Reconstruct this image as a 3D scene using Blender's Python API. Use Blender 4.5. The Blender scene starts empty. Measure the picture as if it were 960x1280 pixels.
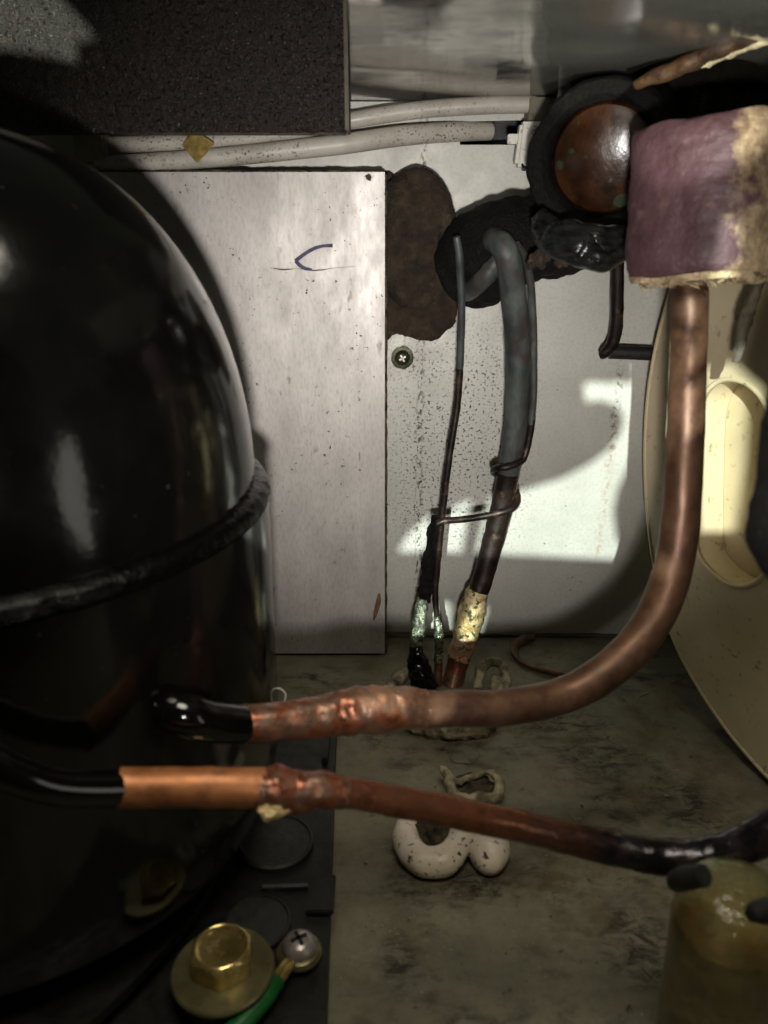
import bpy, bmesh, math, random
from mathutils import Vector, Matrix, noise
from mathutils.geometry import tessellate_polygon
random.seed(7)
S = bpy.context.scene
COL = S.collection
R = math.radians

# ---------------------------------------------------------------- camera
CAM = Vector((0.0, -0.36, 0.198)); PITCH = 20.0; F = 1000.0      # focal length in photo pixels (960 x 1280)
cd = bpy.data.cameras.new('camera'); cam = bpy.data.objects.new('camera', cd); COL.objects.link(cam)
cam.location = CAM; cam.rotation_euler = (R(90 - PITCH), 0, 0)
cd.sensor_fit = 'VERTICAL'; cd.sensor_height = 36.0; cd.lens = 36.0 * F / 1280.0
cd.clip_start = 0.005; cd.clip_end = 20
cd.dof.use_dof = True; cd.dof.focus_distance = 0.37; cd.dof.aperture_fstop = 17.0
S.camera = cam
S.render.resolution_x = 768; S.render.resolution_y = 1024

# ---------------------------------------------------------------- world, lamps, exposure
w = bpy.data.worlds.new('World'); S.world = w; w.use_nodes = True
bgn = w.node_tree.nodes['Background']
bgn.inputs[0].default_value = (0.88, 0.95, 0.76, 1); bgn.inputs[1].default_value = 0.032

def lamp(name, kind, loc, target, power, color, size, **kw):
    d = bpy.data.lights.new(name, kind); d.energy = power; d.color = color
    if kind == 'AREA':
        d.shape = 'ELLIPSE'; d.size = size[0]; d.size_y = size[1]
    else:
        d.shadow_soft_size = size
    for k, v in kw.items(): setattr(d, k, v)
    o = bpy.data.objects.new(name, d); COL.objects.link(o); o.location = loc
    o.rotation_euler = (Vector(target) - Vector(loc)).to_track_quat('-Z', 'Y').to_euler()
    return o
LAMP2 = Vector((-0.10, -0.90, 0.40))
lamp('torch_beside_the_lens', 'SPOT', (0.002, -0.388, 0.168), (0.010, 0.0, 0.158), 3.5, (1.0, 0.955, 0.91), 0.006,
     spot_size=R(57), spot_blend=1.0)
lamp('light_through_mask_holes', 'SPOT', LAMP2, (0.03, 0.0, 0.15), 64.0, (0.89, 1.0, 0.92), 0.0034,  # shines through the added mask panel, whose holes outline its patches
     spot_size=R(42), spot_blend=0.1)
lamp('low_torch', 'SPOT', (0.03, -0.40, 0.13), (0.068, -0.150, 0.243), 5.0, (0.97, 0.98, 0.90), 0.002, spot_size=R(17), spot_blend=0.3)
lamp('fill_above', 'SPOT', (0.02, -0.29, 0.44), (0.005, -0.205, 0.0), 3.0, (1.0, 0.93, 0.76), 0.085, spot_size=R(62), spot_blend=0.6)  # added fill to brighten the floor, stands for no visible source
lamp('side_opening', 'AREA', (0.24, -0.34, 0.120), (-0.06, -0.20, 0.11), 0.085, (1.0, 0.95, 0.85), (0.12, 0.19))
vs = S.view_settings
vs.view_transform = 'Standard'; vs.look = 'None'; vs.gamma = 1; vs.exposure = 0.15; vs.use_curve_mapping = False
S.cycles.max_bounces = 6

# ---------------------------------------------------------------- layout helpers
cp, sp = math.cos(R(PITCH)), math.sin(R(PITCH))
def ray(px, py):
    u, v = (px - 480) / F, (640 - py) / F
    return Vector((u, cp + v * sp, -sp + v * cp))
def atd(px, py, d): return CAM + ray(px, py) * d                   # at camera depth d
def aty(px, py, y):
    r = ray(px, py); return CAM + r * ((y - CAM.y) / r.y)
def atz(px, py, z):
    r = ray(px, py); return CAM + r * ((z - CAM.z) / r.z)
def atplane(px, py, p, n):
    r = ray(px, py); return CAM + r * ((p - CAM).dot(n) / r.dot(n))
def hexc(h):
    c = [int(h[i:i + 2], 16) / 255 for i in (0, 2, 4)]
    return tuple(x / 12.92 if x <= 0.04045 else ((x + 0.055) / 1.055) ** 2.4 for x in c) + (1,)

# ---------------------------------------------------------------- material helpers
class NT:
    def __init__(s, name):
        s.m = bpy.data.materials.new(name); s.m.use_nodes = True; s.t = s.m.node_tree
        s.b = s.t.nodes['Principled BSDF']
        s.geo = s.t.nodes.new('ShaderNodeNewGeometry')
    def n(s, kind, **kw):
        x = s.t.nodes.new('ShaderNode' + kind)
        for k, v in kw.items(): setattr(x, k, v)
        return x
    def put(s, a, sock):
        if hasattr(a, 'links') or isinstance(a, bpy.types.NodeSocket): s.t.links.new(a, sock)
        else: sock.default_value = a
    def math(s, op, a, b=0.0, c=0.0, clamp=False):
        x = s.n('Math', operation=op, use_clamp=clamp)
        s.put(a, x.inputs[0]); s.put(b, x.inputs[1]); s.put(c, x.inputs[2]); return x.outputs[0]
    def pos(s, scale=(1, 1, 1), off=(0, 0, 0)):
        x = s.n('Mapping'); s.t.links.new(s.geo.outputs['Position'], x.inputs[0])
        x.inputs['Scale'].default_value = scale; x.inputs['Location'].default_value = off; return x.outputs[0]
    def noise(s, scale, detail=5, rough=0.6, stretch=(1, 1, 1), off=(0, 0, 0), dist=0.0):
        x = s.n('TexNoise'); s.t.links.new(s.pos(stretch, off), x.inputs['Vector'])
        x.inputs['Scale'].default_value = scale; x.inputs['Detail'].default_value = detail
        x.inputs['Roughness'].default_value = rough; x.inputs['Distortion'].default_value = dist
        return x.outputs['Fac']
    def ramp(s, fac, stops):
        x = s.n('ValToRGB'); s.t.links.new(fac, x.inputs[0]); e = x.color_ramp.elements
        while len(e) < len(stops): e.new(0.5)
        for i, (p, c) in enumerate(stops):
            e[i].position = p; e[i].color = c if isinstance(c, tuple) else (c, c, c, 1)
        return x.outputs[0]
    def mix(s, fac, a, b):
        x = s.n('Mix', data_type='RGBA'); s.put(fac, x.inputs[0]); s.put(a, x.inputs[6]); s.put(b, x.inputs[7]); return x.outputs[2]
    def specks(s, scale, lo, hi, maskscale=20, mlo=0.35, mhi=0.65, off=(3, 1, 2), stretch=(1, 1, 1), detail=2):
        a = s.ramp(s.noise(scale, detail, 0.5 if detail < 4 else 0.7, stretch, off), [(lo, 0.0), (hi, 1.0)])
        if not maskscale: return a
        b = s.ramp(s.noise(maskscale, 3, 0.6, (1, 1, 1), off), [(mlo, 0.0), (mhi, 1.0)])
        return s.math('MULTIPLY', a, b)
    def bump(s, h, strength=0.3, dist=0.0005):
        x = s.n('Bump'); x.inputs['Strength'].default_value = strength; x.inputs['Distance'].default_value = dist
        s.t.links.new(h, x.inputs['Height']); s.t.links.new(x.outputs[0], s.b.inputs['Normal'])
    def out(s, color, rough=0.5, metal=0.0, **kw):
        s.put(color, s.b.inputs['Base Color']); s.put(rough, s.b.inputs['Roughness']); s.put(metal, s.b.inputs['Metallic'])
        for k, v in kw.items(): s.put(v, s.b.inputs[k])
        return s.m

def simple(name, c1, c2, scale=200, lo=0.35, hi=0.65, rough=(0.4, 0.6), metal=0.0, bs=900, bstr=0.2, bd=0.0003,
           dirt=None, dscale=500, dlo=0.6, dhi=0.66, dmask=60, stretch=(1, 1, 1), **kw):
    t = NT(name)
    col = t.ramp(t.noise(scale, 5, 0.6, stretch), [(lo, hexc(c1)), (hi, hexc(c2))])
    rg = t.ramp(t.noise(scale * 1.7, 4, 0.6, stretch, (5, 5, 5)), [(0.3, rough[0]), (0.7, rough[1])])
    mt = metal
    if dirt:
        d = t.specks(dscale, dlo, dhi, dmask)
        col = t.mix(d, col, hexc(dirt)); rg = t.math('MAXIMUM', rg, t.math('MULTIPLY', d, 0.8))
        if metal: mt = t.math('MULTIPLY', t.math('SUBTRACT', 1.0, d), metal)
    if bstr: t.bump(t.noise(bs, 4, 0.65, stretch, (9, 2, 4)), bstr, bd)
    return t.out(col, rg, mt, **kw)

MT = {}
# painted steel back wall: off white with dark fly specks, dust and one rusty drip
t = NT('painted_steel_wall')
base = t.ramp(t.noise(18, 6, 0.6), [(0.3, hexc('b2b0a7')), (0.7, hexc('cbc9c0'))])
base = t.mix(t.ramp(t.noise(700, 3), [(0.45, 0.0), (0.75, 0.35)]), base, hexc('90908a'))
xyz = t.n('SeparateXYZ'); t.t.links.new(t.geo.outputs['Position'], xyz.inputs[0]); X, Y, Z = xyz.outputs
def window(v, a, b, soft):
    m1 = t.math('MULTIPLY', t.math('SUBTRACT', v, a), 1 / soft, clamp=True)
    m2 = t.math('MULTIPLY', t.math('SUBTRACT', b, v), 1 / soft, clamp=True)
    return t.math('MULTIPLY', m1, m2)
zone = t.math('MULTIPLY', window(X, -0.005, 0.075, 0.02), window(Z, 0.035, 0.165, 0.03))
sp1 = t.math('MULTIPLY', t.specks(800, 0.565, 0.64, 60, 0.28, 0.48), zone)
sp2 = t.specks(480, 0.70, 0.74, 25, 0.45, 0.6)
sp3 = t.math('MULTIPLY', t.specks(420, 0.64, 0.69, 70, 0.4, 0.6, (8, 8, 1)), zone)
seamx = t.math('SUBTRACT', 1.0, t.math('MULTIPLY', t.math('ABSOLUTE', t.math('SUBTRACT', X, 0.0165)), 1 / 0.0022), clamp=True)
sp4 = t.math('MULTIPLY', seamx, t.specks(650, 0.50, 0.58, None, off=(1, 7, 3), stretch=(1, 1, 0.5)))
for m_ in (sp1, sp2, sp3, sp4): base = t.mix(t.math('MULTIPLY', m_, 0.9), base, hexc('2b2620'))
wob = t.math('MULTIPLY', t.math('SUBTRACT', t.noise(60, 3), 0.5), 0.006)
dx = t.math('SUBTRACT', t.math('ADD', X, wob), t.math('MULTIPLY_ADD', Z, 0.02, 0.1035))
drip = t.math('SUBTRACT', 1.0, t.math('MULTIPLY', t.math('ABSOLUTE', dx), 1 / 0.0024), clamp=True)
drip = t.math('MULTIPLY', drip, window(Z, 0.040, 0.142, 0.008))
dk = t.math('MULTIPLY', drip, t.ramp(t.noise(380, 3), [(0.46, 0.0), (0.62, 1.0)]))
base = t.mix(t.math('MULTIPLY', dk, window(Z, 0.092, 0.15, 0.012)), base, hexc('2a2018'))
base = t.mix(t.math('MULTIPLY', dk, t.math('MULTIPLY', window(Z, 0.030, 0.11, 0.012), 0.6)), base, hexc('a07a3c'))
t.bump(t.noise(1200, 3), 0.12, 0.0002)
MT['wall'] = t.out(base, t.ramp(t.noise(90), [(0.3, 0.38), (0.7, 0.6)]), 0.12)

t = NT('galvanised_sheet')
base = t.ramp(t.noise(40, 6, 0.65, (1.5, 1, 0.6)), [(0.25, hexc('a8a29d')), (0.75, hexc('c9c4be'))])
base = t.mix(t.ramp(t.noise(900, 3, 0.6, (1, 1, 0.35)), [(0.45, 0.0), (0.8, 0.5)]), base, hexc('8a837c'))
base = t.mix(t.specks(620, 0.68, 0.72, 35, 0.48, 0.6), base, hexc('2a2622'))
base = t.mix(t.math('MULTIPLY', t.specks(240, 0.66, 0.72, 30, 0.5, 0.6, (4, 6, 6), (1, 1, 0.5)), 0.6), base, hexc('6e5f4c'))
t.bump(t.noise(500, 4, 0.6, (1, 1, 0.3)), 0.12, 0.0002)
MT['zinc'] = t.out(base, t.ramp(t.noise(120, 4, 0.6, (1, 1, 0.4)), [(0.3, 0.40), (0.7, 0.56)]), 0.32)

t = NT('ceiling_zinc')
base = t.ramp(t.noise(12, 3, 0.5), [(0.3, hexc('77766d')), (0.7, hexc('92918a'))])
t.bump(t.noise(16, 1, 0.4), 0.5, 0.006)
MT['ceil'] = t.out(base, t.ramp(t.noise(150, 4), [(0.35, 0.08), (0.7, 0.2)]), 0.6)

t = NT('grimy_floor_steel')
base = t.ramp(t.noise(35, 7, 0.65), [(0.3, hexc('64614f')), (0.7, hexc('827d69'))])
base = t.mix(t.ramp(t.noise(500, 4), [(0.45, 0.0), (0.75, 0.6)]), base, hexc('6b6455'))
g1 = t.specks(110, 0.46, 0.62, 20, 0.44, 0.60, (2, 5, 7), (0.8, 1.3, 1), 9)
xyz = t.n('SeparateXYZ'); t.t.links.new(t.geo.outputs['Position'], xyz.inputs[0]); X, Y, Z = xyz.outputs
st = None
for px_, py_, rx_, ry_ in ((745, 945, .022, .018), (800, 1180, .016, .022), (700, 905, .03, .010), (600, 1105, .022, .010), (640, 1085, .012, .006), (860, 1010, .02, .02), (500, 1200, .008, .012), (620, 880, .035, .02)):
    c_ = atz(px_, py_, 0)
    a_ = t.math('POWER', t.math('MULTIPLY', t.math('SUBTRACT', X, c_.x), 1 / rx_), 2.0); b_ = t.math('POWER', t.math('MULTIPLY', t.math('SUBTRACT', Y, c_.y), 1 / ry_), 2.0)
    m_ = t.math('SUBTRACT', 1.0, t.math('ADD', a_, b_), clamp=True); st = m_ if st is None else t.math('MAXIMUM', st, m_)
st = t.math('MULTIPLY', st, t.ramp(t.noise(170, 10, 0.75, (0.8, 1.4, 1), (1, 1, 1), 0.6), [(0.42, 0.0), (0.60, 1.0)]))
g1 = t.math('MAXIMUM', t.math('MULTIPLY', st, 1.3, clamp=True), g1)
base = t.mix(t.math('MULTIPLY', g1, 0.92), base, hexc('1d160c'))
base = t.mix(t.math('MULTIPLY', t.specks(60, 0.42, 0.62, 22, 0.44, 0.58, (7, 3, 1), (1, 1, 1), 8), 0.7), base, hexc('54442a'))
base = t.mix(t.specks(900, 0.66, 0.70, 30, 0.4, 0.6, (4, 4, 4)), base, hexc('8d8877'))
t.bump(t.math('ADD', t.noise(700, 4), g1), 0.35, 0.0006)
MT['floor'] = t.out(base, t.ramp(t.noise(160), [(0.3, 0.45), (0.7, 0.8)]), 0.15)

t = NT('sooted_copper')
xyz = t.n('SeparateXYZ'); t.t.links.new(t.geo.outputs['Position'], xyz.inputs[0])
c1_ = t.ramp(t.noise(110, 6, 0.65), [(0.28, hexc('402a20')), (0.45, hexc('84523a')), (0.6, hexc('6f4c3c')), (0.8, hexc('a87a64'))])
c2_ = t.ramp(t.noise(130, 6, 0.65), [(0.3, hexc('17161a')), (0.5, hexc('2c2a2d')), (0.7, hexc('4f4648')), (0.85, hexc('6a4a3c'))])
so = t.math('ADD', t.math('MULTIPLY', t.math('SUBTRACT', xyz.outputs[0], 0.028), 38.0), t.math('MULTIPLY', t.math('SUBTRACT', t.noise(140, 6, 0.7), 0.5), 1.6), clamp=True)
t.bump(t.noise(500, 4), 0.35, 0.0005)
MT['copper_soot'] = t.out(t.mix(so, c1_, c2_), t.ramp(t.noise(150, 4), [(0.3, 0.1), (0.7, 0.32)]), 0.65)
def copper(name, stops, scale, rough, stretch=(1, 1, 1), black=None, bstr=0.25, metal=0.85):
    t = NT(name)
    col = t.ramp(t.noise(scale, 6, 0.65, stretch), stops)
    col = t.mix(t.ramp(t.noise(scale * 3.1, 4, 0.6), [(0.5, 0.0), (0.75, 0.55)]), col, hexc('2a1a14'))
    rg = t.ramp(t.noise(scale * 2, 4), [(0.3, rough[0]), (0.7, rough[1])])
    t.bump(t.noise(700, 4), bstr, 0.0004)
    return t.out(col, rg, metal)
MT['copper_brown'] = copper('aged_copper', [(0.3, hexc('452f24')), (0.55, hexc('654835')), (0.75, hexc('795840'))], 60, (0.36, 0.52), bstr=0.15, metal=0.5)
MT['copper_bright'] = copper('bright_copper', [(0.25, hexc('7f4d2f')), (0.5, hexc('b37448')), (0.8, hexc('9c6644'))], 90, (0.4, 0.6), bstr=0.25, metal=0.45)
MT['copper_heat'] = copper('heat_stained_copper', [(0.25, hexc('3c281e')), (0.42, hexc('81492f')), (0.52, hexc('6a5344')), (0.62, hexc('8a5c43')), (0.75, hexc('5a4a3c'))], 120, (0.2, 0.48), bstr=0.4, metal=0.55)
MT['copper_dark'] = copper('blackened_copper', [(0.3, hexc('17161a')), (0.5, hexc('2c2a2d')), (0.7, hexc('4f4648')), (0.85, hexc('6a4a3c'))], 130, (0.08, 0.24), bstr=0.7, metal=0.7)
MT['copper_shine'] = copper('shiny_copper', [(0.25, hexc('5a3524')), (0.5, hexc('9c5c3c')), (0.8, hexc('b0775a'))], 60, (0.2, 0.34), bstr=0.15, metal=0.6)
MT['braze'] = simple('braze_metal', 'b09258', 'ecd9a8', 300, rough=(0.25, 0.5), metal=0.4, bs=900, bstr=0.8, bd=0.0008, dirt='4a4a28', dscale=330, dlo=0.56, dhi=0.64, dmask=None)
MT['braze_pink'] = simple('braze_flux', 'd07a3a', 'ecd2bb', 200, rough=(0.35, 0.6), metal=0.45, bs=900, bstr=0.8, bd=0.0006, dirt='6b7048', dscale=380, dlo=0.6, dhi=0.62, dmask=None)
MT['black_gloss'] = simple('black_enamel', '050505', '0a0908', 60, rough=(0.09, 0.17), bs=60, bstr=0.13, bd=0.001, dirt='1c1812', dscale=300, dlo=0.70, dhi=0.76, dmask=30)
MT['seam_black'] = simple('lacquered_seam', '020202', '050404', 200, rough=(0.2, 0.35), bs=350, bstr=0.5, bd=0.0010, **{'Specular IOR Level': 0.12})
MT['black_base'] = simple('black_base_paint', '070706', '0e0d0a', 120, rough=(0.4, 0.65), bs=800, bstr=0.3, dirt='2e2a20', dscale=400, dlo=0.62, dhi=0.72)
MT['black_rubber'] = simple('black_rubber', '0f0f0e', '1b1a18', 200, rough=(0.5, 0.75), bs=1200, bstr=0.3, dirt='35302a', dscale=600, dlo=0.6, dhi=0.72)
MT['black_foam'] = simple('black_foam', '090908', '131210', 350, rough=(0.6, 0.85), bs=700, bstr=1.0, bd=0.0014, dirt='221d16', dscale=500, dlo=0.6, dhi=0.72, **{'Specular IOR Level': 0.2})
MT['grey_rubber'] = simple('dusty_grey_rubber', '1b1c1a', '2b2b28', 250, rough=(0.45, 0.7), bs=900, bstr=0.4, dirt='151412', dscale=500)
MT['brown_foam'] = simple('brown_foam', '261d14', '413324', 160, rough=(0.8, 0.95), bs=700, bstr=1.0, bd=0.0018, dirt='55462f', dscale=320, dlo=0.52, dhi=0.75)
MT['amber'] = simple('amber_lacquer', '1d0e05', '44260e', 70, rough=(0.18, 0.3), bs=120, bstr=0.25, bd=0.0008, dirt='1c2a10', dscale=120, dlo=0.6, dhi=0.7)
MT['tape'] = simple('wrinkled_black_tape', '0b0b0b', '232423', 200, rough=(0.15, 0.3), bs=120, bstr=0.5, bd=0.0015, stretch=(1, 1, 3))
MT['verdigris'] = simple('verdigris_tube', '3b3f3f', '676d6a', 120, rough=(0.4, 0.65), metal=0.35, bs=900, bstr=0.35, dirt='3d2f2a', dscale=130, dlo=0.46, dhi=0.62, stretch=(1, 1, 0.4))
MT['dark_tube'] = simple('tarnished_tube', '171311', '2e231c', 160, rough=(0.3, 0.55), metal=0.4, bs=900, bstr=0.4, dirt='5b4030', dscale=200, dlo=0.58, dhi=0.7)
MT['silver_solder'] = simple('silver_solder', '6d7461', 'b9c3ac', 320, rough=(0.12, 0.35), metal=0.85, bs=700, bstr=0.9, bd=0.001, dirt='262d20', dscale=420, dlo=0.55, dhi=0.65, dmask=None)
MT['cable'] = simple('dirty_white_pvc', 'aaa498', 'c4beb1', 60, rough=(0.35, 0.5), bs=900, bstr=0.1, dirt='4f3a2a', dscale=950, dlo=0.58, dhi=0.66, dmask=40)
MT['white_plastic'] = simple('white_nylon', 'c6c4b8', 'dad8cb', 200, rough=(0.35, 0.5), dirt='8a8170', dscale=500)
MT['cream_connector'] = simple('cream_nylon', '8e8974', 'a39c85', 200, rough=(0.4, 0.6))
MT['yellow_tape'] = simple('yellowed_tape', '75612f', 'b29c5f', 300, rough=(0.25, 0.5), bs=500, bstr=0.5)
MT['putty'] = simple('cream_putty', 'ead9bf', 'f6eada', 120, rough=(0.3, 0.5), bs=260, bstr=0.35, bd=0.0006, dirt='2a2116', dscale=520, dlo=0.61, dhi=0.66, dmask=90)
MT['putty_dirty'] = simple('grimy_putty', '6b6148', 'aa9e80', 160, rough=(0.55, 0.8), bs=400, bstr=0.7, bd=0.0012, dirt='3d3524', dscale=260, dlo=0.48, dhi=0.75, dmask=None)
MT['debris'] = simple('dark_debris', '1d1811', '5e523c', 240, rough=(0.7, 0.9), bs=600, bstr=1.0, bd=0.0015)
MT['beige_plastic'] = simple('beige_abs_plastic', 'c9b893', 'd9c8a5', 30, rough=(0.38, 0.5), bs=900, bstr=0.08, dirt='8d8266', dscale=300, dlo=0.62, dhi=0.72)
t = NT('mauve_wrap')
col = t.ramp(t.noise(60, 5), [(0.35, hexc('42292c')), (0.65, hexc('5a3e43'))])
xyz = t.n('SeparateXYZ'); t.t.links.new(t.geo.outputs['Position'], xyz.inputs[0])
rub = t.math('ADD', t.math('MULTIPLY', t.math('SUBTRACT', xyz.outputs[0], 0.087), 70.0), t.math('MULTIPLY', t.math('SUBTRACT', t.noise(110, 7, 0.7), 0.5), 3.0))
col = t.mix(t.math('MULTIPLY', rub, 1.6, clamp=True), col, t.ramp(t.noise(300, 4), [(0.35, hexc('8d7656')), (0.65, hexc('c4ad88'))]))
col = t.mix(t.math('MULTIPLY', t.specks(160, 0.6, 0.8, 40), 0.7), col, hexc('8d7468'))
hgt = t.math('ADD', t.noise(400, 4), t.math('MULTIPLY', t.noise(70, 3, 0.5, (0.5, 0.5, 2.2)), 2.0)); t.bump(hgt, 0.5, 0.0012)
MT['purple'] = t.out(col, t.ramp(t.noise(90), [(0.3, 0.5), (0.7, 0.75)]), 0.0)
MT['fluff'] = simple('beige_fluff', '9a8465', 'cdb791', 260, rough=(0.9, 1.0), bs=500, bstr=1.0, bd=0.002)
MT['gold_zinc'] = simple('yellow_zinc', 'a58d4e', 'd6bf80', 120, rough=(0.14, 0.28), metal=0.75, bs=600, bstr=0.2, dirt='4a3c1d', dscale=300, dlo=0.6, dhi=0.7)
MT['washer'] = simple('olive_zinc_washer', '6d6746', '8d8560', 100, rough=(0.3, 0.45), metal=0.65, bs=600, bstr=0.2, dirt='2e2a18', dscale=300, dlo=0.6, dhi=0.7)
MT['steel_screw'] = simple('bright_screw', '8d8480', 'b5aca8', 200, rough=(0.25, 0.4), metal=0.5)
MT['old_screw'] = simple('green_black_screw', '25281a', '4b4c34', 400, rough=(0.35, 0.55), metal=0.6)
MT['green_wire'] = simple('green_wire', '0c4a1c', '14652a', 200, rough=(0.3, 0.45))
MT['ink'] = simple('violet_ink', '332a4a', '4a3f66', 500, rough=(0.5, 0.7), bstr=0)
MT['rust_strip'] = simple('brown_rubber_strip', '4a3320', '7a5a37', 200, rough=(0.5, 0.7), bs=500, bstr=0.4)
MT['rod'] = simple('rusty_rod', '2e1b0d', '5a3d20', 140, rough=(0.5, 0.75), metal=0.2, bs=500, bstr=0.7, bd=0.001, dirt='1c1209', dscale=200, dlo=0.54, dhi=0.62)
MT['frost'] = simple('cream_crust', '9d9070', 'cfc29c', 260, rough=(0.8, 1.0), bs=500, bstr=1.0, bd=0.0015)
MT['dark_steel'] = simple('dark_steel', '35352f', '4b4a42', 90, rough=(0.4, 0.6), metal=0.4)
MT['post'] = simple('grimy_post', '4a4336', '6b6352', 90, rough=(0.5, 0.7), dirt='2b251b', dscale=300)
MT['light_mask'] = simple('light_mask_grey', '35352f', '40403a', 60, rough=(0.7, 0.8))
t = NT('pebbled_foam')
base = t.ramp(t.noise(420, 4, 0.7), [(0.35, hexc('0f0b07')), (0.65, hexc('261c12'))])
base = t.mix(t.ramp(t.noise(90, 4), [(0.5, 0.0), (0.8, 0.5)]), base, hexc('2c2014'))
t.bump(t.noise(900, 3, 0.6), 1.0, 0.0012)
MT['foam'] = t.out(base, t.ramp(t.noise(800, 2), [(0.4, 0.18), (0.6, 0.75)]), 0.0)
t = NT('olive_plastic')
col = t.ramp(t.noise(70, 5), [(0.3, hexc('b5ae6c')), (0.7, hexc('e6e0a8'))])
t.bump(t.noise(110, 4), 0.6, 0.004)
MT['olive'] = t.out(col, 0.16, 0.0, **{'Transmission Weight': 0.85, 'IOR': 1.4})

# ---------------------------------------------------------------- object helpers
def put_props(o, label=None, cat=None, group=None, kind=None):
    for k, v in (('label', label), ('category', cat), ('group', group), ('kind', kind)):
        if v: o[k] = v
def thing(name, loc, label, cat, group=None):
    o = bpy.data.objects.new(name, None); o.empty_display_size = 0.01; COL.objects.link(o)
    o.location = loc; put_props(o, label, cat, group); return o
def wloc(o): return o.location + (wloc(o.parent) if o.parent else Vector())
def obj(name, bm, mat, parent=None, smooth=True, label=None, cat=None, group=None, kind=None, base=None):
    """bmesh in world coordinates -> one mesh object whose origin is at its own base"""
    if bm.verts:
        lo = Vector([min(v.co[i] for v in bm.verts) for i in range(3)]); hi = Vector([max(v.co[i] for v in bm.verts) for i in range(3)])
        b = base or Vector(((lo.x + hi.x) / 2, (lo.y + hi.y) / 2, lo.z))
    bmesh.ops.recalc_face_normals(bm, faces=bm.faces)
    for v in bm.verts: v.co -= b
    me = bpy.data.meshes.new(name); bm.to_mesh(me); bm.free()
    if smooth:
        me.polygons.foreach_set('use_smooth', [True] * len(me.polygons))
        me.set_sharp_from_angle(angle=R(38))
    me.materials.append(MT[mat])
    o = bpy.data.objects.new(name, me); COL.objects.link(o)
    if parent:
        o.parent = parent; o.location = b - wloc(parent)
    else: o.location = b
    put_props(o, label, cat, group, kind); return o
def spline(pts, n=8):
    """Catmull-Rom through (Vector, radius) pairs"""
    P = [(Vector(p), r) for p, r in pts]; out = []
    for i in range(len(P) - 1):
        p0, p1, p2, p3 = P[max(i - 1, 0)], P[i], P[i + 1], P[min(i + 2, len(P) - 1)]
        for k in range(n):
            s = k / n
            q = 0.5 * (2 * p1[0] + (p2[0] - p0[0]) * s + (2 * p0[0] - 5 * p1[0] + 4 * p2[0] - p3[0]) * s * s + (3 * p1[0] - p0[0] - 3 * p2[0] + p3[0]) * s ** 3)
            out.append((q, p1[1] + (p2[1] - p1[1]) * (s * s * (3 - 2 * s))))
    out.append(P[-1]); return out
def tube(pts, n=8, sides=20, rough=0.0, rs=300, bm=None, cap=True, flat=(1, 1), seed=0):
    bm = bm or bmesh.new(); path = spline(pts, n); rings = []; prev = None
    for i, (p, r) in enumerate(path):
        d = (path[min(i + 1, len(path) - 1)][0] - path[max(i - 1, 0)][0]).normalized()
        if prev is None:
            a = d.orthogonal().normalized()
        else:
            a = (prev - d * prev.dot(d)).normalized()
        prev = a; b = d.cross(a); ring = []
        for k in range(sides):
            th = 2 * math.pi * k / sides
            dirv = a * math.cos(th) * flat[0] + b * math.sin(th) * flat[1]
            q = p + dirv * r
            if rough: q += dirv.normalized() * rough * noise.fractal(q * rs + Vector((seed, 0, 0)), 1.0, 2.0, 3)
            ring.append(bm.verts.new(q))
        rings.append(ring)
    for A, B in zip(rings, rings[1:]):
        for k in range(sides): bm.faces.new((A[k], A[(k + 1) % sides], B[(k + 1) % sides], B[k]))
    if cap:
        bm.faces.new(rings[0][::-1]); bm.faces.new(rings[-1])
    return bm
def pipe(px, n=8, **kw):           # [(px, py, depth, radius in m)]
    return tube([(atd(a, b, d), r) for a, b, d, r in px], n, **kw)
def ypipe(px, n=8, **kw):          # [(px, py, y, radius in m)]
    return tube([(aty(a, b, y), r) for a, b, y, r in px], n, **kw)
def lathe(profile, center, seg=64, axis=None, rough=0.0, rs=200, bm=None):
    bm = bm or bmesh.new(); c = Vector(center)
    M = (Vector(axis).normalized().to_track_quat('Z', 'Y').to_matrix() if axis is not None else Matrix.Identity(3))
    rings = []
    for r, z in profile:
        ring = []
        for k in range(seg):
            th = 2 * math.pi * k / seg; rr = max(r, 1e-5)
            q = c + M @ Vector((rr * math.cos(th), rr * math.sin(th), z))
            if rough: q += M @ Vector((math.cos(th), math.sin(th), 0)) * rough * noise.fractal(q * rs, 1.0, 2.0, 3)
            ring.append(bm.verts.new(q))
        rings.append(ring)
    for A, B in zip(rings, rings[1:]):
        for k in range(seg): bm.faces.new((A[k], A[(k + 1) % seg], B[(k + 1) % seg], B[k]))
    bm.faces.new(rings[0][::-1]); bm.faces.new(rings[-1]); return bm
def box(lo, hi, bm=None, bev=0.0):
    bm = bm or bmesh.new()
    c = (Vector(lo) + Vector(hi)) / 2; s = Vector(hi) - Vector(lo)
    g = bmesh.ops.create_cube(bm, size=1.0, matrix=Matrix.Translation(c) @ Matrix.Diagonal((*s, 1)))
    if bev: bmesh.ops.bevel(bm, geom=[e for e in bm.edges], offset=bev, segments=2, affect='EDGES')
    return bm
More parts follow.
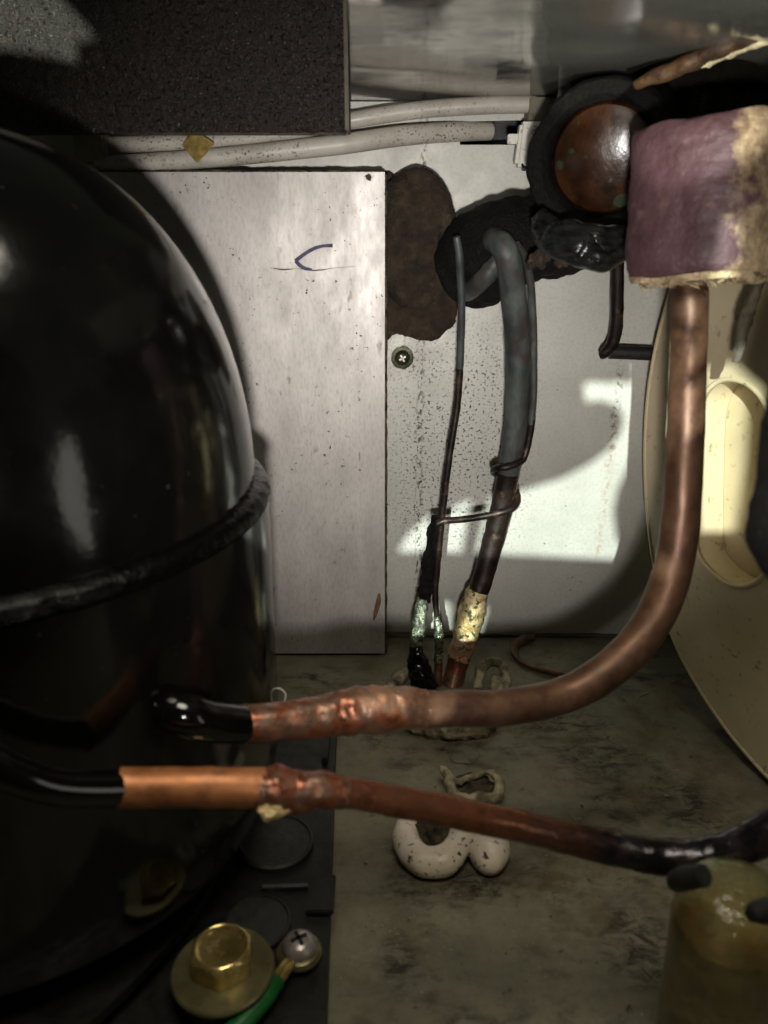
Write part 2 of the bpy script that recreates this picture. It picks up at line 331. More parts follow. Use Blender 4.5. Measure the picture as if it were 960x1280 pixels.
def slab(loops, to3, depth, bm=None):
    """flat plate with holes: loops of 2D points, to3(point2, d) -> world"""
    bm = bm or bmesh.new()
    L = [[Vector((p[0], p[1], 0)) for p in l] for l in loops]
    tris = tessellate_polygon(L); flat = [p for l in L for p in l]
    fa = [bm.verts.new(to3(p, 0)) for p in flat]; ba = [bm.verts.new(to3(p, depth)) for p in flat]
    for a, b, c in tris:
        try: bm.faces.new([fa[a], fa[b], fa[c]]); bm.faces.new([ba[c], ba[b], ba[a]])
        except ValueError: pass
    i = 0
    for l in L:
        m = len(l)
        for k in range(m):
            j = (k + 1) % m; bm.faces.new([fa[i + k], fa[i + j], ba[i + j], ba[i + k]])
        i += m
    return bm
def smooth_loop(pts, n=6):
    out = []; m = len(pts)
    for i in range(m):
        p0, p1, p2, p3 = (Vector(pts[(i + k) % m]) for k in (-1, 0, 1, 2))
        for k in range(n):
            s = k / n
            out.append(tuple(0.5 * (2 * p1 + (p2 - p0) * s + (2 * p0 - 5 * p1 + 4 * p2 - p3) * s * s + (3 * p1 - p0 - 3 * p2 + p3) * s ** 3)))
    return out
def remesh(o, size, smooth_it=3):
    m = o.modifiers.new('merge', 'REMESH'); m.mode = 'VOXEL'; m.voxel_size = size; m.use_smooth_shade = True
    if smooth_it:
        s = o.modifiers.new('relax', 'SMOOTH'); s.iterations = smooth_it; s.factor = 0.6
def blob(c, r, bm=None, rough=0.0, rs=200, rot=None, sub=3):
    bm = bm or bmesh.new(); c = Vector(c)
    g = bmesh.ops.create_icosphere(bm, subdivisions=sub, radius=1.0)
    for v in g['verts']:
        n_ = v.co.copy(); q = Vector((n_.x * r[0], n_.y * r[1], n_.z * r[2]))
        if rot: q = rot @ q
        q = c + q
        if rough: q += n_ * rough * noise.fractal(q * rs, 1.0, 2.0, 3)
        v.co = q
    return bm
W = lambda p: p

# ---------------------------------------------------------------- the setting: floor, back wall, ceiling
bm = box((-0.26, -0.398, -0.004), (0.30, 0.0, 0.0)); obj('floor', bm, 'floor', smooth=False, kind='structure')
def wall3(p, d): return Vector((p.x, d, p.y))
def wp(px, py): q = aty(px, py, 0.0); return (q.x, q.z)
hole = [wp(575, 152), wp(660, 150), wp(660, 181), wp(575, 181)]
bm = slab([[(-0.26, -0.004), (0.15, -0.004), (0.15, 0.2432), (-0.26, 0.2432)], hole], wall3, 0.0012)
wall = obj('back_wall', bm, 'wall', smooth=False, kind='structure')
bm = box((0.151, -0.30, -0.004), (0.153, 0.02, 0.2432)); 
# side wall seen only as the dark gap beside the fan housing
obj('side_wall', bm, 'dark_steel', smooth=False, kind='structure')
h0, h1 = wp(570, 140), wp(665, 190)
bm = bmesh.new()
box((h0[0], 0.0020, h1[1]), (h1[0], 0.03, h0[1]), bm)
bmesh.ops.delete(bm, geom=[f for f in bm.faces if f.normal.y < -0.9], context='FACES')
obj('opening_recess', bm, 'black_base', wall, smooth=False)
# bend of the wall at the floor: a thin welded lip
bm = tube([(Vector((0.0, -0.0008, 0.0006)), 0.0009), (Vector((0.07, -0.0008, 0.0008)), 0.0010), (Vector((0.148, -0.0008, 0.0006)), 0.0009)], 12, sides=8, rough=0.0004)
obj('corner_seam', bm, 'post', wall)
# ceiling
ZC = 0.2435
e0 = atz(436, 118, ZC); e1 = atz(434, -60, ZC)
bm = slab([[(e0.x, 0.012), (e1.x, e1.y), (0.28, e1.y), (0.28, 0.012)]], lambda p, d: Vector((p.x, p.y, ZC + d)), 0.001)
ceil_o = obj('ceiling', bm, 'ceil', smooth=False, kind='structure')

# ---------------------------------------------------------------- added mask panel behind the camera: its holes shape the lamp light into patches
HN = Vector((-0.938, -0.347, 0)).normalized(); HP = aty(806, 560, -0.030)       # fan housing face plane
HU = Vector((0.347, -0.938, 0)).normalized()
def hp(px, py): return atplane(px, py, HP, HN)
PLY = -0.42
def gobo(points):
    r = []
    for p in points:
        d = p - LAMP2; q = LAMP2 + d * ((PLY - LAMP2.y) / d.y); r.append((q.x, q.z))
    return r
patches = []
wallpoly = [
    [(498, 686), (510, 668), (530, 650), (541, 643), (538, 689), (502, 690)],
    [(558, 637), (590, 624), (583, 650), (577, 690), (553, 690)],
    [(612, 622), (655, 612), (700, 598), (735, 580), (760, 562), (776, 540), (780, 522), (772, 508), (757, 501), (742, 500), (732, 503),
     (729, 479), (745, 477), (760, 479), (775, 476), (783, 481), (797, 470), (796, 520), (793, 560), (785, 585), (772, 610), (766, 640),
     (770, 672), (781, 687), (778, 700), (700, 696), (594, 691), (602, 660)]]
for l in wallpoly: patches.append(gobo([aty(a, b, 0) for a, b in l]))
for l in ([(836, 372), (824, 440), (812, 508), (838, 486), (850, 470), (858, 372)], [(810, 524), (806, 574), (822, 564), (846, 556), (846, 496), (826, 514)]):
    patches.append(gobo([hp(a, b) for a, b in l]))
slotback = HP - HN * 0.014
patches.append(gobo([atplane(a, b, slotback, HN) for a, b in [(866, 470), (900, 462), (936, 495), (930, 580), (918, 664), (866, 664)]]))
patches.append(gobo([aty(a, b, -0.036) for a, b in [(598, 752), (606, 770), (590, 820), (574, 824), (578, 775)]]))
patches.append(gobo([aty(a, b, -0.041) for a, b in [(524, 752), (556, 762), (556, 800), (548, 815), (514, 810)]]))
patches.append(gobo([aty(a, b, -0.05) for a, b in [(-30, -20), (60, -20), (92, 17), (120, 47), (93, 52), (97, 76), (50, 67), (-30, 56)]]))
patches.append(gobo([atd(a, b, 0.222) for a, b in [(845, 372), (862, 371), (879, 372), (879, 398), (862, 402), (845, 392)]]))
bm = slab([[(-0.32, -0.12), (0.26, -0.12), (0.26, 0.42), (-0.32, 0.42)]] + patches, lambda p, d: Vector((p.x, PLY - d, p.y)), 0.0006)
obj('light_mask_panel', bm, 'light_mask', smooth=False, label='added grey light mask behind the viewer, its holes shaping the light', cat='panel')

# ---------------------------------------------------------------- galvanised cover sheet
ZT = aty(480, 215, -0.02).z; XR = aty(481, 500, -0.02).x
cover = thing('cover_sheet', (-0.07, -0.01, 0.0), 'pale galvanised cover sheet with violet ink tick, standing against the back wall', 'metal cover')
bm = bmesh.new(); g = []
for i in range(41):
    g.append([bm.verts.new((-.17 + (XR + .17) * i / 40, -.02 + .0004 * noise.noise(Vector((i * .21, 0, j * .17))) * math.sin(math.pi * min(1, (40 - i) / 6) / 2), .0015 + (ZT - .0015) * j / 50)) for j in range(51)])
for i in range(40):
    for j in range(50): bm.faces.new((g[i][j], g[i + 1][j], g[i + 1][j + 1], g[i][j + 1]))
r_ = bmesh.ops.extrude_face_region(bm, geom=list(bm.faces)); bmesh.ops.translate(bm, vec=(0, .0009, 0), verts=[v for v in r_['geom'] if isinstance(v, bmesh.types.BMVert)])
obj('front_panel', bm, 'zinc', cover)
bm = tube([(Vector((XR + .0004, -.0192, .002 + (ZT - .003) * k / 30)), .0007) for k in range(31)], 3, sides=8, rough=.0004, rs=500); obj('shade_grime_edge', bm, 'debris', cover)  # dark tube drawn in place of the shadow line at the right edge
bm = tube([(Vector((-.16 + (XR + .159) * k / 30, -.0190, ZT + .0002)), .0006) for k in range(31)], 3, sides=8, rough=.0005, rs=500); obj('shade_grime_edge', bm, 'debris', cover)  # dirt line along the top edge
bm = box((XR - 0.001, -0.0188, 0.0015), (XR - 0.0002, -0.0010, ZT - 0.0004)); obj('side_return', bm, 'zinc', cover, smooth=False)
bm = box((-0.17, -0.0188, ZT - 0.001), (XR - 0.0012, -0.0010, ZT - 0.0002)); obj('top_return', bm, 'zinc', cover, smooth=False)
xf = aty(521, 560, -0.001).x
bm = box((XR, -0.0012, 0.003), (xf, -0.0002, aty(505, 395, -0.001).z)); obj('wall_flange', bm, 'wall', cover, smooth=False)
def ribbon(pxs, y, wd, n=8):
    bm = bmesh.new(); path = spline([(aty(a, b, y), w_) for (a, b), w_ in zip(pxs, wd)], n); pr = None
    for i, (p, r) in enumerate(path):
        d = (path[min(i + 1, len(path) - 1)][0] - path[max(i - 1, 0)][0]).normalized(); s = d.cross(Vector((0, 1, 0))) * r
        a, b = bm.verts.new(p + s), bm.verts.new(p - s)
        if pr: bm.faces.new((pr[0], a, b, pr[1]))
        pr = (a, b)
    return bm
bm = ribbon([(416, 307), (404, 307.5), (392, 311), (380, 318), (369, 326.5)], -0.02050, [.0007, .00062, .0007, .0007, .0008])
obj('ink_stroke', bm, 'ink', cover, smooth=False)
bm = ribbon([(369.5, 326), (374, 331), (381, 335.5), (390, 337)], -0.02056, [.0007, .0008, .0007, .0004])
obj('ink_stroke', bm, 'ink', cover, smooth=False)

bm = ribbon([(338, 335), (355, 337), (372, 336), (395, 338), (418, 335), (444, 333)], -0.02045, [.0001, .0003, .00005, .00025, .00008, .00005]); obj('scratch', bm, 'rust_strip', cover, smooth=False)
bm = ribbon([(474, 742), (473, 752), (470, 764), (467, 776)], -0.02045, [.0006, .0012, .0011, .0003]); obj('rust_mark', bm, 'rust_strip', cover, smooth=False)
bm = ribbon([(459, 218), (461, 222), (463, 226)], -0.02045, [.0008, .0011, .0003]); obj('soot_spot', bm, 'debris', cover, smooth=False)
# screw on the flange
def phillips(name, c, ax, r, mat, label, cat, slotmat='black_base', parent=None):
    th_ = thing(name, c, label, cat) if parent is None else None
    P = th_ or parent
    bm = lathe([(r, 0), (r, r * .18), (r * .9, r * .42), (r * .62, r * .62), (r * .3, r * .70), (0, r * .72)], c, 28, ax)
    obj('screw_head', bm, mat, P)
    M = Vector(ax).normalized().to_track_quat('Z', 'Y').to_matrix().to_4x4(); bm = bmesh.new()
    for a in (0.5, 0.5 + math.pi / 2):
        bmesh.ops.create_cube(bm, size=1.0, matrix=Matrix.Translation(c) @ M @ Matrix.Rotation(a, 4, 'Z') @ Matrix.Translation((0, 0, r * .60)) @ Matrix.Diagonal((r * .95, r * .2, r * .34, 1)))
    obj('cross_recess', bm, slotmat, P, smooth=False); return P
c = aty(503, 447, -0.0012)
sc = phillips('wall_screw', c, (0, -1, 0), 0.0034, 'old_screw', 'dark green cross-head screw in the wall beside the cover sheet', 'screw', 'steel_screw')
bm = lathe([(0.0052, 0.0), (0.0052, 0.0005), (0.0034, 0.0007)], c, 28, (0, -1, 0), rough=0.0006, rs=500); obj('washer', bm, 'old_screw', sc)

# ---------------------------------------------------------------- compressor
CX, CY = -0.115, -0.150
comp = thing('compressor', (CX, CY, 0.0), 'large glossy black domed compressor with a welded seam', 'compressor')
RU, RL, ZB, ZTOP = 0.0785, 0.0818, 0.1250, 0.2215
prof = [(RU, ZB - 0.012), (RU, ZB + 0.004)]
for k in range(0, 25):
    a = math.pi / 2 * k / 24
    prof.append((RU * math.cos(a) ** 0.82, ZB + 0.006 + (ZTOP - ZB - 0.006) * math.sin(a)))
bm = lathe(prof, (CX, CY, 0), 128); obj('upper_shell', bm, 'black_gloss', comp)
prof = [(0.060, 0.016), (0.072, 0.020), (0.079, 0.030), (RL, 0.044), (RL, 0.085), (RL + 0.0004, ZB - 0.010), (RL + 0.0002, ZB - 0.002), (RL - 0.003, ZB)]
bm = lathe(prof, (CX, CY, 0), 128); obj('lower_shell', bm, 'black_gloss', comp)
bm = lathe([(RU - .001, ZB + .0036), (RU + .0012, ZB + .0033), (RL - .0004, ZB + .0024), (RL + .0006, ZB + .0010), (RL + .0008, ZB - .0008), (RL - .001, ZB - .0020)], (CX, CY, 0), 220, rough=.0007, rs=330)
obj('weld_seam', bm, 'seam_black', comp)
bm = pipe([(196, 884, 0.196, .0050), (212, 888, 0.188, .0052), (235, 895, 0.187, .0051), (262, 902, 0.191, .0050), (304, 906, 0.1985, .0047)], 8)
stub = obj('outlet_stub', bm, 'black_gloss', comp)
bm = lathe([(.0075, -0.003), (.0072, .001), (.0055, .0018)], atd(208, 887, 0.190), 24, (atd(235, 895, .187) - atd(205, 886, .191)), rough=0.0006)
obj('weld_bead', bm, 'black_gloss', stub)
bm = pipe([(-60, 905, 0.158, .0036), (-20, 945, 0.153, .0036), (25, 970, 0.155, .0036), (80, 985, 0.160, .0036), (155, 985, 0.168, .0037)], 8)
obj('suction_stub', bm, 'black_gloss', comp)
# triangular foot plate
fpts = [(CX - .09, CY - .02), (CX + .02, CY + .085), (CX + .060, CY + .06), (CX + .066, CY - .020), (CX + .052, CY - .060), (CX + .030, CY - .082), (CX - .03, CY - .10)]
bm = slab([smooth_loop(fpts, 5)], lambda p, d: Vector((p.x, p.y, .0145 + d)), 0.003); obj('foot_plate', bm, 'black_base', comp)

# black mounting tray under the compressor
tray = thing('mounting_tray', (-0.11, -0.16, 0.0), 'black steel tray with round rubber pads under the compressor', 'tray')
q0, q1 = atz(421, 890, .010), atz(413, 1290, .010)
bm = slab([[(-0.24, -0.085), (q0.x, -0.085), (q1.x, -0.25), (-0.24, -0.25)]], lambda p, d: Vector((p.x, p.y, 0.010 + d)), -0.0095); obj('tray_plate', bm, 'black_base', tray, smooth=False)
for a, b, rr in ((345, 1056, .0120), (322, 1157, .0095)):
    c = atz(a, b, .0102); bm = lathe([(rr, 0), (rr, .0016), (rr * .93, .0022), (rr * .9, .0016), (0.0001, .0016)], c, 48); obj('rubber_pad', bm, 'grey_rubber', tray)
a, b = atz(328, 1110, .0103), atz(396, 1108, .0103)
bm = tube([(a, .0013), (a.lerp(b, .5), .0013), (b, .0013)], 4, sides=8); obj('rib', bm, 'black_base', tray)
c = atz(404, 1118, .0103); bm = box(c - Vector((.0045, .008, 0)), c + Vector((.0035, .006, .002)), bev=.0004); obj('tab', bm, 'black_base', tray, smooth=False)
c = atz(409, 935, .0103); bm = box(c - Vector((.0012, .010, 0)), c + Vector((.0008, .010, .003)), bev=.0004); obj('tab', bm, 'black_base', tray, smooth=False)

# bolt with washer
c0 = atz(279, 1216, .018)
bolt = thing('mounting_bolt', (c0.x, c0.y, .018), 'gold hex bolt with wide washer holding down the compressor foot', 'bolt')
bm = lathe([(.0100, -.0078), (.0108, -.006), (.0112, -.002), (.0116, 0)], c0, 48); obj('rubber_bush', bm, 'grey_rubber', bolt)
bm = lathe([(.0126, .0002), (.0130, .0006), (.0130, .0014), (.0126, .0019), (.004, .0020)], c0, 64); obj('washer', bm, 'washer', bolt)
def hexhead(c, rc, h, rot):
    bm = bmesh.new(); N = 48; rings = []
    def hr(th): return rc * math.cos(math.pi / 6) / math.cos(((th - rot) % (math.pi / 3)) - math.pi / 6)
    def ring(f, z):
        rings.append([bm.verts.new(c + Vector((f(2 * math.pi * k / N) * math.cos(2 * math.pi * k / N), f(2 * math.pi * k / N) * math.sin(2 * math.pi * k / N), z))) for k in range(N)])
    ri = rc * .86
    ring(hr, 0)
    # chamfered crown: the flat faces end in arcs
    rings.append([bm.verts.new(c + Vector((hr(th) * math.cos(th), hr(th) * math.sin(th), h - (hr(th) - ri) * 0.85 - .0004))) for th in [2 * math.pi * k / N for k in range(N)]])
    ring(lambda th: ri * .97, h); ring(lambda th: ri * .90, h + .0002); ring(lambda th: ri * .82, h - .0001); ring(lambda th: ri * .76, h - .0007); ring(lambda th: ri * .35, h - .0009); ring(lambda th: .0001, h - .0009)
    for A, B in zip(rings, rings[1:]):
        for k in range(N): bm.faces.new((A[k], A[(k + 1) % N], B[(k + 1) % N], B[k]))
    bm.faces.new(rings[-1]); return bm
bm = hexhead(c0 + Vector((0.0, 0.0008, .0021)), .0084, .0062, R(-86)); obj('hex_head', bm, 'gold_zinc', bolt)

# earth screw, ring terminal and green wire
c1 = atz(374, 1184, .0145)
es = phillips('earth_screw', c1, (0, 0, 1), .0047, 'steel_screw', 'shiny cross-head earth screw clamping the green wire', 'screw')
bm = lathe([(.0056, -.0012), (.0056, -.0004), (.0050, -.0001), (.003, -.0001)], c1, 32); obj('lock_washer', bm, 'washer', es)
bm = lathe([(.004, -.0045), (.004, -.0013)], c1, 20); obj('shank', bm, 'black_base', es)
wr = thing('earth_wire', atz(310, 1270, .012), 'green earth wire with crimped ring terminal beside the gold bolt', 'wire')
bm = tube([(atz(345, 1226, .0150), .0025), (atz(330, 1247, .0152), .0026), (atz(306, 1275, .0150), .0026), (atz(270, 1310, .0145), .0026)], 6, sides=14); obj('insulation', bm, 'green_wire', wr)
for o_ in (-5, 5):
    bm = tube([(atz(362 + o_ * .7, 1203 + o_ * .3, .0142), .0011), (atz(352 + o_ * .7, 1216 + o_ * .3, .0148), .0012), (atz(344 + o_ * .7, 1228 + o_ * .3, .0150), .0011)], 5, sides=10); obj('crimp', bm, 'gold_zinc', wr)
bm = lathe([(.0060, -.0022), (.0060, -.0013), (.004, -.0013)], c1, 32); obj('ring_terminal', bm, 'washer', wr)

# ---------------------------------------------------------------- fan housing (right)
fan = thing('fan_housing', (0.17, -0.10, 0.0), 'beige plastic fan housing with a tall rounded slot at the right', 'fan housing')
def h2(px, py):
    q = hp(px, py) - HP; return (q.dot(HU), hp(px, py).z)
def h3(p, d): q = HP + HU * p.x - HN * d; return Vector((q.x, q.y, p.y))
left = [(872, 280), (850, 330), (832, 385), (818, 440), (809, 500), (806, 560), (808, 630), (818, 710), (836, 785), (866, 848), (905, 908), (950, 962), (975, 985)]
oc = [h2(a, b) for a, b in left]
oc = [(p.x, p.y) for p, _ in spline([(Vector((u, z, 0)), 1) for u, z in oc], 5)]
umax = 0.145
outline = oc + [(umax, max(oc[-1][1], 0.003)), (umax, oc[0][1] + .02)]
outline = [(u, max(z, 0.002)) for u, z in outline]
sl = [(871, 690), (869, 640), (870, 560), (872, 520), (880, 494), (896, 478), (914, 474), (936, 481), (954, 500), (964, 530), (968, 600), (966, 680), (956, 716), (938, 731), (914, 731), (890, 716)]
slot = [(p[0], p[1]) for p in smooth_loop([Vector((*h2(a, b), 0)) for a, b in sl], 4)]
slot = [(p[0], p[1]) for p in slot]
bm = slab([outline, slot], h3, 0.0022); obj('face_plate', bm, 'beige_plastic', fan, smooth=False)
# rim wall going back from the face edge
bm = bmesh.new(); pr = None
for u, z in oc:
    a, b = bm.verts.new(h3(Vector((u + .0012, max(z, .002), 0)), 0.0021)), bm.verts.new(h3(Vector((u + .006, max(z, .002), 0)), 0.030))
    if pr: bm.faces.new((pr[0], a, b, pr[1]))
    pr = (a, b)
obj('rim_wall', bm, 'beige_plastic', fan)
bm = tube([(h3(Vector((u, max(z, .003), 0)), 0.0006), .0011) for u, z in oc[::3]], 2, sides=10); obj('rim_lip', bm, 'beige_plastic', fan)
# slot collar and inner wall
bm = bmesh.new(); m = len(slot); A = [bm.verts.new(h3(Vector((u, z, 0)), 0.0002)) for u, z in slot]; B = [bm.verts.new(h3(Vector((u, z, 0)), 0.0138)) for u, z in slot]
for k in range(m): bm.faces.new((A[k], A[(k + 1) % m], B[(k + 1) % m], B[k]))
collar = obj('slot_collar', bm, 'beige_plastic', fan)
bm = tube([(h3(Vector((u, z, 0)), -0.0002), .0009) for u, z in (slot + slot[:1])], 2, sides=8, cap=False); obj('slot_lip', bm, 'beige_plastic', collar)
us = [u for u, z in slot]; zs = [z for u, z in slot]
bm = slab([[(min(us) - .004, min(zs) - .004), (max(us) + .004, min(zs) - .004), (max(us) + .004, max(zs) + .004), (min(us) - .004, max(zs) + .004)]], h3, 0.0016)
for v in bm.verts: v.co -= HN * 0.014
obj('inner_wall', bm, 'beige_plastic', fan, smooth=False)
# bracket strip in front of the housing
bm = pipe([(975, 312, .235, .0016), (952, 350, .24, .0018), (938, 380, .245, .0020), (930, 410, .25, .0020), (920, 452, .255, .0016)], 6, sides=10, rough=.0008)
obj('wire_strap', bm, 'post', label='thin grimy strap hanging before the top of the fan housing', cat='strap')
# black hose at the right edge
bm = pipe([(1012, 440, .150, .0040), (1000, 480, .150, .0048), (990, 530, .150, .0052), (983, 600, .150, .0052), (978, 640, .150, .0058), (976, 672, .150, .0060), (984, 700, .150, .0050), (1002, 728, .150, .0035)], 6, sides=24, rough=.0005)
obj('black_grommet', bm, 'black_foam', label='black rubber sleeve cut off by the right edge, before the slot', cat='sleeve')

# ---------------------------------------------------------------- insulated accumulator end (upper right)
ac = atd(752, 203, 0.262); ax = (CAM + Vector((-.03, 0, -.01)) - ac).normalized(); ax = (ax + Vector((-.02, 0, -.10))).normalized()
acc = thing('insulated_drum', ac, 'round drum in thick black foam showing an amber end face', 'drum')
RO = .0250
bm = lathe([(RO * .96, -.050), (RO, -.040), (RO, -.004), (RO * .985, -.001), (RO * .95, .0005), (RO * .80, .0012), (RO * .74, -.0005), (RO * .725, -.004), (RO * .72, -.012), (RO * .5, -.013)], ac, 72, ax, rough=.0009, rs=120)
obj('foam_jacket', bm, 'black_foam', acc)
bm = lathe([(RO * .715, -.0125), (RO * .70, -.0085), (RO * .66, -.0070), (RO * .45, -.0058), (RO * .2, -.0052), (.0002, -.0050)], ac, 64, ax); obj('end_face', bm, 'amber', acc)
# loose wrinkled tape under the drum
bm = bmesh.new()
tube([(atd(672, 270, .262), .0030), (atd(684, 288, .258), .0050), (atd(710, 303, .252), .0068), (atd(742, 310, .250), .0074), (atd(770, 306, .251), .0060), (atd(792, 296, .252), .0040)], 10, sides=30, rough=.0013, rs=95, flat=(1, .6), bm=bm)
tube([(atd(728, 312, .250), .0050), (atd(748, 324, .249), .0034), (atd(758, 331, .249), .0010)], 8, sides=18, rough=.0012, rs=200, bm=bm)
obj('loose_tape', bm, 'tape', acc)
bm = bmesh.new()
for a, b, s in ((668, 326, .0018), (675, 324, .0024), (681, 322, .0016), (699, 326, .0015), (706, 324, .0019), (661, 330, .0012)):
    blob(aty(a, b, -.072), (s, .002, s * 1.3), bm, .0014, 420)
obj('crumbled_foam', bm, 'brown_foam', acc)

# thin black drain pipe under the drum
dr = thing('drain_tube', aty(770, 440, -.018), 'thin black bent tube below the drum, ending in a side bar', 'tube')
bm = ypipe([(772, 285, -.030, .0026), (772, 330, -.026, .0026), (771, 395, -.022, .0027), (767, 425, -.020, .0026), (756, 441, -.018, .0024), (750, 443, -.017, .0016)], 6, sides=16, rough=.0003); obj('bent_tube', bm, 'dark_tube', dr)
bm = ypipe([(762, 440, -.0115, .0030), (790, 441, -.0115, .0030), (832, 443, -.0115, .0030)], 4, sides=14); obj('side_bar', bm, 'black_rubber', dr)

# ---------------------------------------------------------------- black foam sleeve, brown pad
bm = ypipe([(745, 285, -.020, .0130), (705, 293, -.028, .0150), (665, 300, -.033, .0165), (628, 309, -.032, .0178), (598, 328, -.026, .0178), (577, 346, -.022, .0155), (567, 354, -.020, .0085)], 14, sides=48, rough=.0022, rs=95)
obj('foam_sleeve', bm, 'black_foam', label='black foam sleeve arching from the brown pad towards the drum', cat='sleeve')
pad = thing('brown_foam_pad', aty(520, 425, 0), 'dark brown foam pad stuck to the wall beside the cover sheet', 'foam pad')
pts = [(476, 230), (500, 222), (520, 224), (540, 238), (553, 262), (560, 290), (566, 330), (572, 370), (570, 398), (566, 408), (558, 413), (548, 424), (530, 426), (510, 421), (496, 417), (476, 412)]
lp = smooth_loop([Vector((*[aty(a, b, -.004).x, aty(a, b, -.004).z], 0)) for a, b in pts], 4)
bm = slab([[(max(p[0], XR + .0003) , p[1]) for p in lp]], lambda p, d: Vector((p.x + .0008 * noise.noise(Vector((p.x, p.y, 3)) * 700), -.0003 - d, p.y + .0008 * noise.noise(Vector((p.x, p.y, 1)) * 700))), .0042)
obj('backing', bm, 'brown_foam', pad, smooth=False)
pc = aty(518, 300, -.008)
bm = blob(pc, (1, 1, 1), None, 0, 1, sub=5)
for v in bm.verts:
    d = v.co - pc; f = (abs(d.x) ** 2.3 + abs(d.z) ** 2.3 + abs(d.y) ** 4) ** (-1 / 2.6)
    v.co = pc + Vector((d.x * .0160, d.y * .0150, d.z * .0275)) * min(f, 1.25)
    if v.co.y < pc.y - .006: v.co.y += .0035 * math.exp(-((v.co.x - pc.x - .004) ** 2 + (v.co.z - pc.z + .004) ** 2) / .00009)
    v.co += d * .0010 * noise.fractal(v.co * 240, 1, 2, 4)
    if v.co.x < XR + .0004: v.co.x = XR + .0004
    if v.co.y > -.0046: v.co.y = -.0046
obj('bulge', bm, 'brown_foam', pad)
ring_ = []
for k in range(40):
    a_ = math.radians(-95 + 200 * k / 39); q = pc + Vector((.0128 * math.cos(a_) ** 1 if True else 0, -.0105, .0238 * math.sin(a_)))
    if q.x > XR + .004: ring_.append((q, .0042 * (.75 + .25 * math.sin(math.pi * k / 39))))
bm = tube(ring_, 3, sides=18, rough=.0005, rs=260); obj('rolled_rim', bm, 'brown_foam', pad)

# ---------------------------------------------------------------- upright tubes at the wall
tk = thing('liquid_tube', atz(565, 862, 0), 'thick grey-green tube rising from the floor, brazed near its foot', 'tube')
bm = ypipe([(612, 300, -.036, .0044), (620, 301, -.048, .0046), (629, 309, -.0555, .0047), (636, 328, -.0560, .0048), (642, 372, -.050, .0049), (647, 440, -.041, .0050), (645, 525, -.034, .0050), (636, 590, -.031, .0049)], 8, sides=22, rough=.0003)
obj('upper_run', bm, 'verdigris', tk)
bm = ypipe([(584, 366, -.036, .0034), (594, 358, -.044, .0036), (606, 346, -.0495, .0036), (620, 330, -.0520, .0034), (630, 318, -.0510, .0030)], 8, sides=18, rough=.0004); obj('side_branch', bm, 'verdigris', tk)
bm = ypipe([(637, 586, -.031, .00478), (628, 630, -.030, .0049), (614, 685, -.031, .0048), (602, 728, -.033, .0047), (596, 746, -.034, .0046)], 6, sides=20, rough=.0003); obj('sooty_run', bm, 'dark_tube', tk)
bm = ypipe([(598, 738, -.0335, .0050), (592, 756, -.0345, .0058), (586, 778, -.036, .0059), (581, 798, -.037, .0055)], 8, sides=24, rough=.0010, rs=330); obj('braze_joint', bm, 'braze', tk)
bm = ypipe([(582, 794, -.037, .0053), (578, 808, -.038, .0056), (573, 824, -.0395, .0052)], 8, sides=24, rough=.0010, rs=330); obj('flux_collar', bm, 'braze_pink', tk)
bm = ypipe([(575, 818, -.039, .0048), (569, 842, -.042, .0048), (562, 872, -.046, .0048)], 6, sides=20, rough=.0003); obj('copper_foot', bm, 'copper_heat', tk)

ca = thing('capillary_tube', atz(548, 862, 0), 'thin straight dark capillary hanging from the foam sleeve', 'tube')
bm = ypipe([(571, 296, -.049, .0014), (575, 330, -.047, .0016), (577, 400, -.042, .0015), (575, 460, -.038, .0015)], 8, sides=12, rough=.0002); obj('upper_run', bm, 'verdigris', ca)
bm = ypipe([(575, 456, -.038, .0015), (571, 510, -.036, .0015), (561, 575, -.036, .0015), (553, 640, -.036, .0016), (546, 710, -.037, .0016), (544, 745, -.038, .0014), (547, 775, -.039, .0014)], 8, sides=12, rough=.0002); obj('lower_run', bm, 'dark_tube', ca)
bm = ypipe([(546, 770, -.039, .0014), (548, 785, -.040, .0020), (549, 808, -.041, .0022), (548, 832, -.043, .0019)], 8, sides=16, rough=.0007, rs=420); obj('solder_joint', bm, 'silver_solder', ca)
bm = ypipe([(548, 828, -.043, .0019), (547, 864, -.046, .0020)], 6, sides=14); obj('copper_foot', bm, 'copper_heat', ca)

cb = thing('coiled_capillary', atz(522, 858, 0), 'thin capillary looped once around the thick grey-green tube', 'tube')
bm = ypipe([(646, 306, -.056, .0014), (655, 318, -.052, .0015), (663, 352, -.047, .0015), (667, 420, -.040, .0015), (667, 490, -.036, .0015), (664, 530, -.0345, .0015)], 6, sides=12, rough=.00015)
obj('upper_run', bm, 'verdigris', cb)
bm = ypipe([(665, 524, -.0347, .0015), (662, 545, -.034, .0015), (655, 572, -.0345, .0015), (645, 580, -.0375, .0015),
           (632, 584, -.0385, .0015), (622, 585, -.0365, .0015), (616.5, 589, -.031, .0015), (622, 594, -.0255, .0015), (634, 600, -.0235, .0015), (643, 610, -.0260, .0015), (647, 622, -.031, .0015), (643, 633, -.0355, .0015),
           (632, 639, -.0375, .0015), (612, 644, -.0380, .0015), (580, 649, -.0385, .0015), (556, 651, -.0395, .0015), (546, 655, -.0395, .0015)], 6, sides=12, rough=.00015)
obj('coil_run', bm, 'dark_tube', cb)
bm = ypipe([(546, 645, -.0335, .0020), (542, 670, -.0335, .0030), (537, 705, -.035, .0032), (532, 735, -.037, .0030), (529, 752, -.038, .0024)], 10, sides=18, rough=.0012, rs=350); obj('sooty_sleeve', bm, 'black_foam', cb)
